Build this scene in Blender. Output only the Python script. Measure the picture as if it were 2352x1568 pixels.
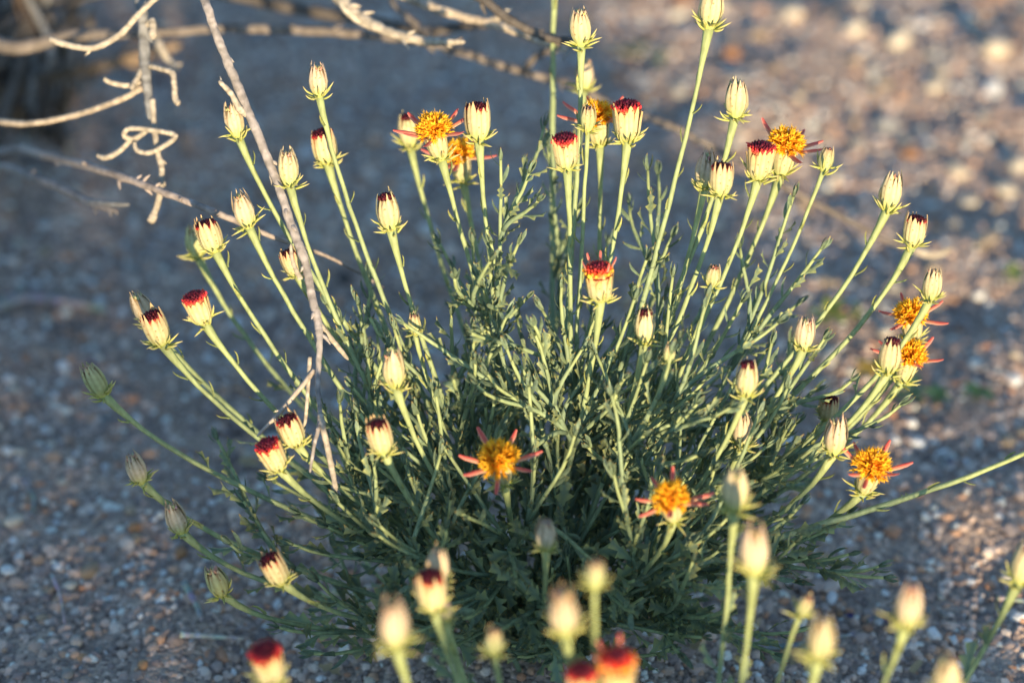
import bpy, math, random
import numpy as np
from mathutils import Vector, Matrix, noise

for o in list(bpy.data.objects): bpy.data.objects.remove(o)
SC = bpy.context.scene
COL = SC.collection
R = math.radians
rnd = random.Random(11)

# ------------------------------------------------------------------ camera
PITCH = R(33.0)
FPX = 80.0/36.0*2352.0            # photograph measured on a 2352 x 1568 grid
FOC = 0.889                       # distance of the plane of focus
AX = Vector((0, math.cos(PITCH), -math.sin(PITCH)))
UP = Vector((0, math.sin(PITCH), math.cos(PITCH)))
RT = Vector((1, 0, 0))
BD = 0.94                         # the bush base: its depth and its place on that grid
CAM = -(AX*BD + UP*(-(1480-784)/FPX*BD) + RT*((1240-1176)/FPX*BD))
def P(x, y, dd=0.0):
    d = FOC+dd
    return CAM + AX*d + RT*((x-1176)/FPX*d) + UP*((784-y)/FPX*d)
def proj(p):
    q = p-CAM; d = q.dot(AX)
    return 1176+q.dot(RT)/d*FPX, 784-q.dot(UP)/d*FPX, d
cd = bpy.data.cameras.new('camera'); cam = bpy.data.objects.new('camera', cd); COL.objects.link(cam)
cam.location = CAM; cam.rotation_euler = (math.pi/2-PITCH, 0, 0)
cd.lens = 80; cd.sensor_width = 36; cd.clip_start = 0.02; cd.clip_end = 400
cd.dof.use_dof = True; cd.dof.focus_distance = FOC; cd.dof.aperture_fstop = 4.0; cd.dof.aperture_blades = 9
SC.camera = cam

# ------------------------------------------------------------------ light
SUN_EL, SUN_AZ = R(7.2), R(12)   # the sun is behind the camera, a little to its right
SDIR = Vector((math.sin(SUN_AZ)*math.cos(SUN_EL), -math.cos(SUN_AZ)*math.cos(SUN_EL), math.sin(SUN_EL)))
W = bpy.data.worlds.new('World'); SC.world = W; W.use_nodes = True
nt = W.node_tree; nt.nodes.clear()
sky = nt.nodes.new('ShaderNodeTexSky'); sky.sky_type = 'NISHITA'; sky.sun_disc = False
sky.sun_elevation = SUN_EL; sky.sun_rotation = math.pi-SUN_AZ
sky.air_density = 1.0; sky.dust_density = 0.2; sky.ozone_density = 2.6
bg = nt.nodes.new('ShaderNodeBackground'); bg.inputs[1].default_value = 0.15
wo = nt.nodes.new('ShaderNodeOutputWorld')
nt.links.new(sky.outputs[0], bg.inputs[0]); nt.links.new(bg.outputs[0], wo.inputs[0])
ld = bpy.data.lights.new('sun', 'SUN'); ld.energy = 3.5; ld.angle = R(0.53); ld.color = (1.0, 0.78, 0.47)
sun = bpy.data.objects.new('sun', ld); COL.objects.link(sun)
sun.rotation_euler = SDIR.to_track_quat('Z', 'Y').to_euler(); sun.location = (0.5, -2, 2)
vs = SC.view_settings; vs.view_transform = 'Standard'; vs.look = 'None'; vs.exposure = 1.5; vs.gamma = 1.0
vs.use_curve_mapping = False
SC.render.engine = 'CYCLES'

# ------------------------------------------------------------------ helpers
def tag(o, label=None, cat=None, group=None, kind=None):
    if label: o['label'] = label
    if cat: o['category'] = cat
    if group: o['group'] = group
    if kind: o['kind'] = kind
    return o
def empty(name, loc):
    o = bpy.data.objects.new(name, None); COL.objects.link(o); o.location = loc; o.empty_display_size = 0.02
    return o
def mesh(name, v, f, mat, cols=None, smooth=True):
    me = bpy.data.meshes.new(name); me.from_pydata([tuple(q) for q in v], [], f)
    if smooth: me.polygons.foreach_set('use_smooth', [True]*len(me.polygons))
    if cols is not None:
        ca = me.color_attributes.new('pigment', 'FLOAT_COLOR', 'POINT')
        a = np.ones((len(v), 4), dtype=np.float32); a[:, :3] = np.array(cols, dtype=np.float32)
        ca.data.foreach_set('color', a.ravel())
    me.materials.append(mat); me.update()
    return me
def obj(name, me, parent=None, mtx=None):
    o = bpy.data.objects.new(name, me); COL.objects.link(o)
    if parent is not None: o.parent = parent
    if mtx is not None: o.matrix_basis = mtx
    return o
def lerp(a, b, t): return a+(b-a)*t
def mixc(a, b, t):
    t = max(0, min(1, t)); return tuple(x+(y-x)*t for x, y in zip(a, b))
class MB:
    def __init__(s): s.v = []; s.f = []; s.c = []
    def add(s, v, f, c):
        n = len(s.v); s.v += v; s.f += [tuple(i+n for i in q) for q in f]; s.c += c
    def mesh(s, name, mat, smooth=True): return mesh(name, s.v, s.f, mat, s.c, smooth)
def frames(pts):
    """parallel transport frames along a polyline"""
    n = len(pts); T = []
    for i in range(n):
        T.append((pts[min(n-1, i+1)]-pts[max(0, i-1)]).normalized())
    a = Vector((0, 0, 1)) if abs(T[0].z) < .9 else Vector((1, 0, 0))
    u = T[0].cross(a).normalized(); out = []
    for i in range(n):
        u = (u-T[i]*u.dot(T[i])).normalized()
        out.append((T[i], u, T[i].cross(u)))
    return out
def tube(mb, pts, rad, col, sides=7, ridge=0.0, jit=0.0, rr=rnd, cap=True):
    fr = frames(pts); v = []; c = []; f = []; n = len(pts)
    for i, (p, (t, u, w)) in enumerate(zip(pts, fr)):
        for k in range(sides):
            a = 2*math.pi*k/sides
            r = rad[i]*(1+(ridge if k % 2 else -ridge)+jit*rr.uniform(-1, 1))
            v.append(p+(u*math.cos(a)+w*math.sin(a))*r); c.append(col[i] if isinstance(col, list) else col)
    for i in range(n-1):
        for k in range(sides):
            k2 = (k+1) % sides
            f.append((i*sides+k, i*sides+k2, (i+1)*sides+k2, (i+1)*sides+k))
    if cap:
        f.append(tuple(range(sides))[::-1]); f.append(tuple((n-1)*sides+k for k in range(sides)))
    mb.add(v, f, c)
def bez(p0, p1, p2, p3, n):
    out = []
    for i in range(n):
        t = i/(n-1); s = 1-t
        out.append(p0*s**3+p1*3*s*s*t+p2*3*s*t*t+p3*t**3)
    return out
def smooth_path(ctrl, per=8):
    """Catmull-Rom through control points (Vector, radius)"""
    P_ = [c[0] for c in ctrl]; Rr = [c[1] for c in ctrl]; out = []; ro = []
    n = len(P_)
    for i in range(n-1):
        a = P_[max(0, i-1)]; b = P_[i]; c = P_[i+1]; d = P_[min(n-1, i+2)]
        for j in range(per):
            t = j/per
            out.append(0.5*((2*b)+(c-a)*t+(2*a-5*b+4*c-d)*t*t+(3*b-a-3*c+d)*t**3))
            ro.append(lerp(Rr[i], Rr[i+1], t))
    out.append(P_[-1]); ro.append(Rr[-1])
    return out, ro

# ------------------------------------------------------------------ materials
def nodes(name):
    m = bpy.data.materials.new(name); m.use_nodes = True; t = m.node_tree; t.nodes.clear()
    out = t.nodes.new('ShaderNodeOutputMaterial'); return m, t, out
def N(t, typ, **kw):
    n = t.nodes.new(typ)
    for k, v in kw.items(): setattr(n, k, v)
    return n
def ramp(t, stops, interp='LINEAR'):
    r = N(t, 'ShaderNodeValToRGB'); r.color_ramp.interpolation = interp; e = r.color_ramp.elements
    while len(e) < len(stops): e.new(0.5)
    for q, (p, c) in zip(e, stops): q.position = p; q.color = (*c, 1)
    return r
def plant_mat(name, rough=0.6, trans=0.25, scale=900, amt=0.35, spots=None, bump=0.25, objvar=0.0, spec=0.25, stretch=None):
    m, t, out = nodes(name); L = t.links.new
    at = N(t, 'ShaderNodeAttribute', attribute_name='pigment')
    tc = N(t, 'ShaderNodeTexCoord'); nz = N(t, 'ShaderNodeTexNoise'); nz.inputs['Scale'].default_value = scale
    nz.inputs['Detail'].default_value = 3
    if stretch:
        mp = N(t, 'ShaderNodeMapping'); mp.inputs['Scale'].default_value = stretch
        L(tc.outputs['Object'], mp.inputs[0]); L(mp.outputs[0], nz.inputs['Vector'])
    else: L(tc.outputs['Object'], nz.inputs['Vector'])
    mr = N(t, 'ShaderNodeMapRange'); mr.inputs[1].default_value = .3; mr.inputs[2].default_value = .7
    mr.inputs[3].default_value = 1-amt; mr.inputs[4].default_value = 1+amt
    L(nz.outputs['Fac'], mr.inputs[0])
    mul = N(t, 'ShaderNodeMix', data_type='RGBA', blend_type='MULTIPLY'); mul.inputs[0].default_value = 1
    L(at.outputs['Color'], mul.inputs[6]); L(mr.outputs[0], mul.inputs[7])
    col = mul.outputs[2]
    if objvar:
        oi = N(t, 'ShaderNodeObjectInfo'); hs = N(t, 'ShaderNodeHueSaturation')
        v = N(t, 'ShaderNodeMapRange'); v.inputs[3].default_value = 1-objvar; v.inputs[4].default_value = 1+objvar
        L(oi.outputs['Random'], v.inputs[0]); L(v.outputs[0], hs.inputs['Value']); L(col, hs.inputs['Color']); col = hs.outputs[0]
    if spots:
        vo = N(t, 'ShaderNodeTexVoronoi'); vo.inputs['Scale'].default_value = spots[0]; L(tc.outputs['Object'], vo.inputs['Vector'])
        lt = N(t, 'ShaderNodeMath', operation='LESS_THAN'); lt.inputs[1].default_value = spots[1]; L(vo.outputs['Distance'], lt.inputs[0])
        sc = N(t, 'ShaderNodeMath', operation='MULTIPLY'); sc.inputs[1].default_value = .7; L(lt.outputs[0], sc.inputs[0])
        mx = N(t, 'ShaderNodeMix', data_type='RGBA'); L(sc.outputs[0], mx.inputs[0]); L(col, mx.inputs[6]); mx.inputs[7].default_value = (*spots[2], 1)
        col = mx.outputs[2]
    pb = N(t, 'ShaderNodeBsdfPrincipled'); pb.inputs['Roughness'].default_value = rough
    pb.inputs['Specular IOR Level'].default_value = spec
    L(col, pb.inputs['Base Color'])
    bp = N(t, 'ShaderNodeBump'); bp.inputs['Strength'].default_value = bump; bp.inputs['Distance'].default_value = .0004
    L(nz.outputs['Fac'], bp.inputs['Height']); L(bp.outputs[0], pb.inputs['Normal'])
    if trans:
        tr = N(t, 'ShaderNodeBsdfTranslucent'); L(col, tr.inputs[0])
        ms = N(t, 'ShaderNodeMixShader'); ms.inputs[0].default_value = trans
        L(pb.outputs[0], ms.inputs[1]); L(tr.outputs[0], ms.inputs[2]); L(ms.outputs[0], out.inputs[0])
    else: L(pb.outputs[0], out.inputs[0])
    return m
M_STEM = plant_mat('green_stem', .55, 0.0, 500, .22, stretch=(1, 1, .35), bump=.35)
M_LEAF = plant_mat('grey_green_leaf', .5, .18, 700, .25, objvar=.25)
M_BRACT = plant_mat('papery_bract', .65, .12, 700, .12, spots=(420, .16, (.30, .16, .05)), objvar=.06)
M_WHORL = plant_mat('whorl_bract', .6, .4, 700, .15)
M_DISC = plant_mat('floret_disc', .6, .0, 900, .3)
M_FLORET = plant_mat('orange_floret', .55, .3, 800, .15)
M_RAY = plant_mat('red_ray', .5, .45, 700, .15)
M_TWIG = plant_mat('weathered_twig', .8, 0, 420, .28, bump=.8, spec=.15)

def ground_mat():
    m, t, out = nodes('desert_sand'); L = t.links.new
    tc = N(t, 'ShaderNodeTexCoord')
    n1 = N(t, 'ShaderNodeTexNoise'); n1.inputs['Scale'].default_value = 7; n1.inputs['Detail'].default_value = 6; L(tc.outputs['Object'], n1.inputs['Vector'])
    vo = N(t, 'ShaderNodeTexVoronoi'); vo.inputs['Scale'].default_value = 420; L(tc.outputs['Object'], vo.inputs['Vector'])
    r1 = ramp(t, [(.3, (.28, .225, .195)), (.55, (.375, .305, .265)), (.75, (.45, .36, .31))]); L(n1.outputs['Fac'], r1.inputs[0])
    hs = N(t, 'ShaderNodeSeparateColor'); L(vo.outputs['Color'], hs.inputs[0])
    r2 = ramp(t, [(0, (.55, .5, .48)), (.5, (1, .95, .9)), (.85, (1.35, 1.2, 1.05)), (1, (1.7, 1.6, 1.5))]); L(hs.outputs[0], r2.inputs[0])
    mu = N(t, 'ShaderNodeMix', data_type='RGBA', blend_type='MULTIPLY'); mu.inputs[0].default_value = 1
    L(r1.outputs[0], mu.inputs[6]); L(r2.outputs[0], mu.inputs[7])
    pb = N(t, 'ShaderNodeBsdfPrincipled'); pb.inputs['Roughness'].default_value = .9; pb.inputs['Specular IOR Level'].default_value = .15
    L(mu.outputs[2], pb.inputs['Base Color'])
    bp = N(t, 'ShaderNodeBump'); bp.inputs['Strength'].default_value = .9; bp.inputs['Distance'].default_value = .0015
    iv = N(t, 'ShaderNodeMath', operation='SUBTRACT'); iv.inputs[0].default_value = 1; L(vo.outputs['Distance'], iv.inputs[1])
    L(iv.outputs[0], bp.inputs['Height']); L(bp.outputs[0], pb.inputs['Normal']); L(pb.outputs[0], out.inputs[0])
    return m
def stone_mat(name, stops, scale=350, instanced=False):
    m, t, out = nodes(name); L = t.links.new
    oi = N(t, 'ShaderNodeObjectInfo'); r = ramp(t, stops, 'CONSTANT' if instanced else 'LINEAR'); L(oi.outputs['Random'], r.inputs[0])
    tc = N(t, 'ShaderNodeTexCoord'); nz = N(t, 'ShaderNodeTexNoise'); nz.inputs['Scale'].default_value = scale; nz.inputs['Detail'].default_value = 4
    L(tc.outputs['Object'], nz.inputs['Vector'])
    mr = N(t, 'ShaderNodeMapRange'); mr.inputs[1].default_value = .3; mr.inputs[2].default_value = .7; mr.inputs[3].default_value = .7; mr.inputs[4].default_value = 1.25
    L(nz.outputs['Fac'], mr.inputs[0])
    mu = N(t, 'ShaderNodeMix', data_type='RGBA', blend_type='MULTIPLY'); mu.inputs[0].default_value = 1
    L(r.outputs[0], mu.inputs[6]); L(mr.outputs[0], mu.inputs[7])
    pb = N(t, 'ShaderNodeBsdfPrincipled'); pb.inputs['Roughness'].default_value = .7; pb.inputs['Specular IOR Level'].default_value = .3
    L(mu.outputs[2], pb.inputs['Base Color'])
    bp = N(t, 'ShaderNodeBump'); bp.inputs['Strength'].default_value = .5; bp.inputs['Distance'].default_value = .0006
    L(nz.outputs['Fac'], bp.inputs['Height']); L(bp.outputs[0], pb.inputs['Normal']); L(pb.outputs[0], out.inputs[0])
    return m

# ------------------------------------------------------------------ ground
def gz(x, y):
    r = math.hypot(x, y); k = min(1, r/.12)
    z = .013*noise.noise(Vector((x*4.1, y*4.1, 3.3)))+.009*noise.noise(Vector((x*13, y*13, 7.7)))+.0065*noise.noise(Vector((x*29, y*29, 1.7)))
    return z*(.35+.65*k)-(.012*k if k < 1 else .012)+.012*(1 if r > 5 else 0)*0
def axis(lo, hi, step, far):
    a = list(np.arange(lo, hi+step/2, step)); s = step
    b = hi
    while b < far: s *= 1.35; b += s; a.append(b)
    b = lo; s = step
    while b > -far: s *= 1.35; b -= s; a.insert(0, b)
    return a
gx = axis(-.9, .9, .0125, 150); gy = axis(-.5, 1.3, .0125, 150)
v = [(x, y, gz(x, y)+(.15*noise.noise(Vector((x*.2, y*.2, 1)))*min(1, max(0, math.hypot(x, y)-4)/6))) for y in gy for x in gx]
nx = len(gx); f = [(j*nx+i, j*nx+i+1, (j+1)*nx+i+1, (j+1)*nx+i) for j in range(len(gy)-1) for i in range(nx-1)]
tag(obj('ground', mesh('ground', v, f, ground_mat())), kind='structure')

GR = [(0, (.24, .20, .175)), (.14, (.34, .275, .225)), (.26, (.16, .14, .13)), (.36, (.44, .37, .31)), (.50, (.30, .26, .235)),
      (.62, (.40, .27, .18)), (.70, (.52, .46, .40)), (.79, (.20, .175, .165)), (.85, (.60, .56, .52)), (.91, (.36, .21, .13)), (.95, (.68, .66, .64))]
GR = [(p_, tuple(min(.72, x_*k_) for x_, k_ in zip(c_, (1.44, 1.29, 1.27)))) for p_, c_ in GR]
M_GRAVEL = stone_mat('gravel_grain', GR, 300, True)
def gravel(name, x0, x1, y0, y1, dens, rmin, rmax, seed, step=.02, powr=3.0):
    xs = np.arange(x0, x1+1e-6, step); ys = np.arange(y0, y1+1e-6, step)
    v = [(x, y, gz(x, y)) for y in ys for x in xs]; n = len(xs)
    f = [(j*n+i, j*n+i+1, (j+1)*n+i+1, (j+1)*n+i) for j in range(len(ys)-1) for i in range(n-1)]
    o = obj(name, mesh(name, v, f, M_GRAVEL))
    g = bpy.data.node_groups.new('scatter_'+name, 'GeometryNodeTree')
    g.interface.new_socket('Geometry', in_out='INPUT', socket_type='NodeSocketGeometry')
    g.interface.new_socket('Geometry', in_out='OUTPUT', socket_type='NodeSocketGeometry')
    L = g.links.new; gi = N(g, 'NodeGroupInput'); go = N(g, 'NodeGroupOutput')
    dp = N(g, 'GeometryNodeDistributePointsOnFaces'); dp.inputs['Seed'].default_value = seed
    pos = N(g, 'GeometryNodeInputPosition'); nz = N(g, 'ShaderNodeTexNoise'); nz.inputs['Scale'].default_value = 9
    L(pos.outputs[0], nz.inputs['Vector'])
    mr = N(g, 'ShaderNodeMapRange'); mr.inputs[1].default_value = .3; mr.inputs[2].default_value = .7; mr.inputs[3].default_value = dens*.25; mr.inputs[4].default_value = dens*1.5
    L(nz.outputs[0], mr.inputs[0]); L(mr.outputs[0], dp.inputs['Density']); L(gi.outputs[0], dp.inputs['Mesh'])
    jn = N(g, 'GeometryNodeGeometryToInstance')
    for k in range(7):
        ic = N(g, 'GeometryNodeMeshIcoSphere'); ic.inputs['Radius'].default_value = 1; ic.inputs['Subdivisions'].default_value = 2
        p2 = N(g, 'GeometryNodeInputPosition'); n2 = N(g, 'ShaderNodeTexNoise', noise_dimensions='4D'); n2.inputs['W'].default_value = k*3.7+seed
        n2.inputs['Scale'].default_value = .9; n2.inputs['Detail'].default_value = 1
        L(p2.outputs[0], n2.inputs['Vector'])
        sb = N(g, 'ShaderNodeVectorMath', operation='SUBTRACT'); sb.inputs[1].default_value = (.5, .5, .5); L(n2.outputs['Color'], sb.inputs[0])
        sc = N(g, 'ShaderNodeVectorMath', operation='MULTIPLY'); sc.inputs[1].default_value = (1.6, 1.4, 1.2); L(sb.outputs[0], sc.inputs[0])
        sp = N(g, 'GeometryNodeSetPosition'); L(ic.outputs[0], sp.inputs[0]); L(sc.outputs[0], sp.inputs['Offset'])
        tf = N(g, 'GeometryNodeTransform'); tf.inputs['Scale'].default_value = (1, .75+.05*k % .3, .6+.07*(k % 4)); L(sp.outputs[0], tf.inputs[0])
        sm = N(g, 'GeometryNodeSetMaterial'); sm.inputs['Material'].default_value = M_GRAVEL; L(tf.outputs[0], sm.inputs[0])
        L(sm.outputs[0], jn.inputs[0])
    ip = N(g, 'GeometryNodeInstanceOnPoints'); L(dp.outputs['Points'], ip.inputs['Points']); L(jn.outputs[0], ip.inputs['Instance'])
    ip.inputs['Pick Instance'].default_value = True
    rv = N(g, 'FunctionNodeRandomValue', data_type='FLOAT'); rv.inputs['Seed'].default_value = seed+1
    pw = N(g, 'ShaderNodeMath', operation='POWER'); pw.inputs[1].default_value = powr; L(rv.outputs[1], pw.inputs[0])
    ms = N(g, 'ShaderNodeMapRange'); ms.inputs[3].default_value = rmin; ms.inputs[4].default_value = rmax; L(pw.outputs[0], ms.inputs[0])
    L(ms.outputs[0], ip.inputs['Scale'])
    rr = N(g, 'FunctionNodeRandomValue', data_type='FLOAT_VECTOR'); rr.inputs[0].default_value = (-.5, -.5, 0); rr.inputs[1].default_value = (.5, .5, 6.28)
    rr.inputs['Seed'].default_value = seed+2
    L(rr.outputs[0], ip.inputs['Rotation'])
    L(ip.outputs[0], go.inputs[0])
    md = o.modifiers.new('scatter', 'NODES'); md.node_group = g
    return o
tag(gravel('gravel', -.62, .66, -.34, .98, 95000, .0009, .0028, 3, powr=2.2), 'fine mixed gravel of tan, grey and cream grains covering the ground', 'gravel', kind='stuff')
tag(gravel('coarse_grit', -.75, .80, -.34, 1.0, 9000, .0018, .0044, 21, powr=2.6), 'scattered coarse grit of cream, rusty and grey chips on the gravel', 'grit', kind='stuff')
tag(gravel('outlying_gravel', -2.2, 2.2, .98, 3.0, 2500, .003, .009, 9, .1, 2.0), 'coarser loose gravel spread beyond the dead branches', 'gravel', kind='stuff')

# pebbles that can be picked out singly
def pebble_mesh(name, mat, seed):
    rr = random.Random(seed); bm = []
    import bmesh
    b = bmesh.new(); bmesh.ops.create_icosphere(b, subdivisions=2, radius=1)
    off = Vector((rr.uniform(0, 50), rr.uniform(0, 50), rr.uniform(0, 50)))
    for q in b.verts:
        q.co *= 1+.45*noise.noise(q.co*.9+off)+.15*noise.noise(q.co*2.3+off)
        q.co = Vector((q.co.x, q.co.y*rr.uniform(.78, .8), q.co.z*.68))
    me = bpy.data.meshes.new(name); b.to_mesh(me); b.free()
    me.polygons.foreach_set('use_smooth', [True]*len(me.polygons)); me.materials.append(mat); return me
PEB = {
 'cream': ('cream pebble lying in the gravel', [(0, (.50, .43, .33)), (1, (.62, .55, .45))]),
 'tan': ('tan pebble lying in the gravel', [(0, (.30, .22, .15)), (1, (.40, .31, .22))]),
 'grey': ('grey pebble lying in the gravel', [(0, (.20, .19, .18)), (1, (.34, .32, .30))]),
 'orange': ('rusty pebble lying in the gravel', [(0, (.38, .18, .08)), (1, (.48, .27, .14))]),
 'white': ('white pebble lying in the gravel', [(0, (.62, .61, .60)), (1, (.74, .73, .71))]),
 'dark': ('dark pebble lying in the gravel', [(0, (.05, .05, .055)), (1, (.09, .08, .08))])}
pm = {}
for k, (lab, st) in PEB.items():
    mt = stone_mat(k+'_stone', st, 180)
    pm[k] = [pebble_mesh('pebble_'+k, mt, hash_) for hash_ in (len(k)*7+1, len(k)*7+2, len(k)*7+3)]
def ground_at(x, y):
    """where the line of sight through a grid point meets the ground"""
    d = AX+RT*((x-1176)/FPX)+UP*((784-y)/FPX); t = (CAM.z)/(-d.z)
    for _ in range(4):
        q = CAM+d*t; t += (q.z-gz(q.x, q.y))/(-d.z)
    return CAM+d*t
def pebble(kind, x, y, r, rr=rnd):
    o = obj('pebble', rr.choice(pm[kind])); o.location = (x, y, gz(x, y)+r*.30)
    flat = rr.random() < .45; s = r; o.scale = (s*rr.uniform(.9, 1.2), s*rr.uniform(.85, 1.1), s*(rr.uniform(.55, .7) if flat else rr.uniform(.95, 1.15))); o.rotation_euler = (rr.uniform(-.3, .3), rr.uniform(-.3, .3), rr.uniform(0, 6.28))
    where = ('close around the foot of the bush' if math.hypot(x, y) < .17 else 'under the dead shrub branches' if y > .22 and x < -.02 else
             'on the open gravel behind the bush' if y > .22 else 'on the gravel beside the low sprawling buds' if x < 0 else 'on the gravel beside the plump pale buds')
    lab = ('big ' if r > .0055 else 'medium ' if r > .0036 else 'small ')+('flat ' if flat else 'rounded ')+PEB[kind][0].replace(' lying in the gravel', '')+' '+where
    tag(o, lab, 'pebble', lab.replace(' pebble ', ' pebbles ')); return o
fixed = [('white', 105, 522, .0060), ('white', 885, 60, .009), ('white', 985, 535, .008), ('white', 20, 1335-20, .006), ('white', 1985, 120, .007), ('dark', 790, 645, .006),
 ('white', 545, 745, .006), ('cream', 2035, 300, .012), ('cream', 2110, 310, .008), ('orange', 2090, 355, .008), ('white', 2280, 210, .009), ('cream', 2140, 205, .008),
 ('cream', 2010, 175, .010), ('cream', 1960, 75, .010), ('cream', 2200, 400, .010), ('cream', 2220, 470, .010), ('orange', 1680, 130, .009), ('cream', 2290, 120, .013),
 ('cream', 1560, 215, .009), ('cream', 2060, 100, .012), ('cream', 2160, 170, .008), ('cream', 2155, 200, .008), ('cream', 2310, 440, .010), ('tan', 2260, 560, .011), ('cream', 2340, 385, .010),
 ('cream', 1560, 40, .010), ('cream', 1640, 20, .011), ('tan', 1740, 90, .010), ('cream', 1820, 40, .011), ('cream', 2230, 60, .011), ('orange', 2250, 55, .009), ('cream', 30, 1200, .0055),
 ('tan', 110, 1360, .005), ('orange', 310, 1215, .005), ('tan', 300, 1175, .0045), ('white', 20, 1040, .004), ('cream', 45, 1040, .004), ('tan', 205, 1315, .006), ('cream', 2320, 1330, .006), ('cream', 2345, 1320, .005)]
placed = []
for k, x, y, r in fixed:
    q = ground_at(x, y); r *= .72; pebble(k, q.x, q.y, r); placed.append((q.x, q.y, r))
kinds = ['cream']*8+['tan']*7+['grey']*8+['orange']*3+['white']*2+['dark']*1
tries = 0
while len(placed) < 330 and tries < 6000:
    tries += 1
    x = rnd.uniform(-60, 2412); y = 1620-1700*rnd.random()**.8
    if rnd.random() < .35: x = rnd.uniform(1350, 2412); y = rnd.uniform(-80, 900)
    q = ground_at(x, y)
    far = max(0, q.y)
    r = lerp(.0020, .0040, rnd.random()**2)*(1+.55*far)*(1.3 if q.x > .0 and far > .12 else 1)
    if any((q.x-a)**2+(q.y-b)**2 < (1.1*(r+c))**2 for a, b, c in placed): continue
    if math.hypot(q.x, q.y) < .05: continue
    kk = rnd.choice(kinds)
    if kk in ('white', 'dark'): r *= .8
    pebble(kk, q.x, q.y, r); placed.append((q.x, q.y, r))

# ------------------------------------------------------------------ leaves
C_LEAF = (.170, .235, .165); C_LEAF2 = (.21, .28, .165); C_TIP = (.50, .48, .12); C_SPINE = (.55, .34, .08)
C_HOOK = (.29, .35, .16)
def leaf_geom(kind, seed):
    """unit leaf: base at origin, grows along +Y, curls back towards -Z; length 1"""
    rr = random.Random(seed); v = []; c = []; f = []
    n = 7
    curl = rr.uniform(.5, 1.2); fold = rr.uniform(.25, .5)
    ang = 0; y = 0; z = 0; st = 1.0/(n-1); twist = rr.uniform(-.5, .5)
    for i in range(n):
        t = i/(n-1)
        if kind == 'toothed': w = (.055, .075, .23, .08, .19, .06, .0)[i]*rr.uniform(.85, 1.15)
        elif kind == 'hook': w = (.12, .10, .09, .085, .07, .045, .0)[i]
        else: w = (.09, .11, .12, .115, .095, .055, .0)[i]*rr.uniform(.9, 1.1)
        fw = .11 if (kind == 'toothed' and i in (2, 4)) else 0
        dv = Vector((0, math.cos(ang), -math.sin(ang)))
        up = Vector((0, math.sin(ang), math.cos(ang)))
        fo = fold if kind != 'hook' else .9
        p = Vector((0, y, z)); side = Vector((math.cos(twist*t), 0, math.sin(twist*t)))
        lw = w*rr.uniform(.85, 1.15)
        v += [p+up*(.035 if i < n-1 else 0)*0, p+side*w+up*w*fo+dv*fw, p-side*lw+up*lw*fo+dv*fw]
        base = mixc(C_LEAF2, C_LEAF, t*1.5) if kind != 'hook' else mixc(C_HOOK, (.44, .44, .13), t); e = mixc(base, C_TIP, .04+(.55 if fw else 0)+(.4 if t > .85 else 0))
        if i == n-1: e = C_SPINE
        c += [base if i < n-1 else C_SPINE, e, e]
        ang += curl*st*(1.6*t); y += math.cos(ang)*st; z -= math.sin(ang)*st
    for i in range(n-1):
        a, b = i*3, (i+1)*3
        f += [(a, a+1, b+1, b), (a, b, b+2, a+2)] if i < n-2 else [(a, a+1, b), (a, b, a+2)]
    return v, f, c
LV = {'toothed': [leaf_geom('toothed', s) for s in range(6)], 'lance': [leaf_geom('lance', 40+s) for s in range(6)], 'hook': [leaf_geom('hook', 80+s) for s in range(6)]}
LM = {k: [mesh('leaf_'+k, g[0], g[1], M_LEAF, g[2]) for g in L_] for k, L_ in LV.items()}
def leaf_matrix(p, tan, az, out_ang, size, wid=1.0):
    a = Vector((0, 0, 1)) if abs(tan.z) < .9 else Vector((1, 0, 0))
    u = tan.cross(a).normalized(); w = tan.cross(u)
    rad = u*math.cos(az)+w*math.sin(az)
    yv = (tan*math.cos(out_ang)+rad*math.sin(out_ang)).normalized()
    xv = tan.cross(rad).normalized(); zv = xv.cross(yv)
    m = Matrix((xv*size*wid, yv*size, zv*size)).transposed().to_4x4(); m.translation = p
    return m

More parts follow.
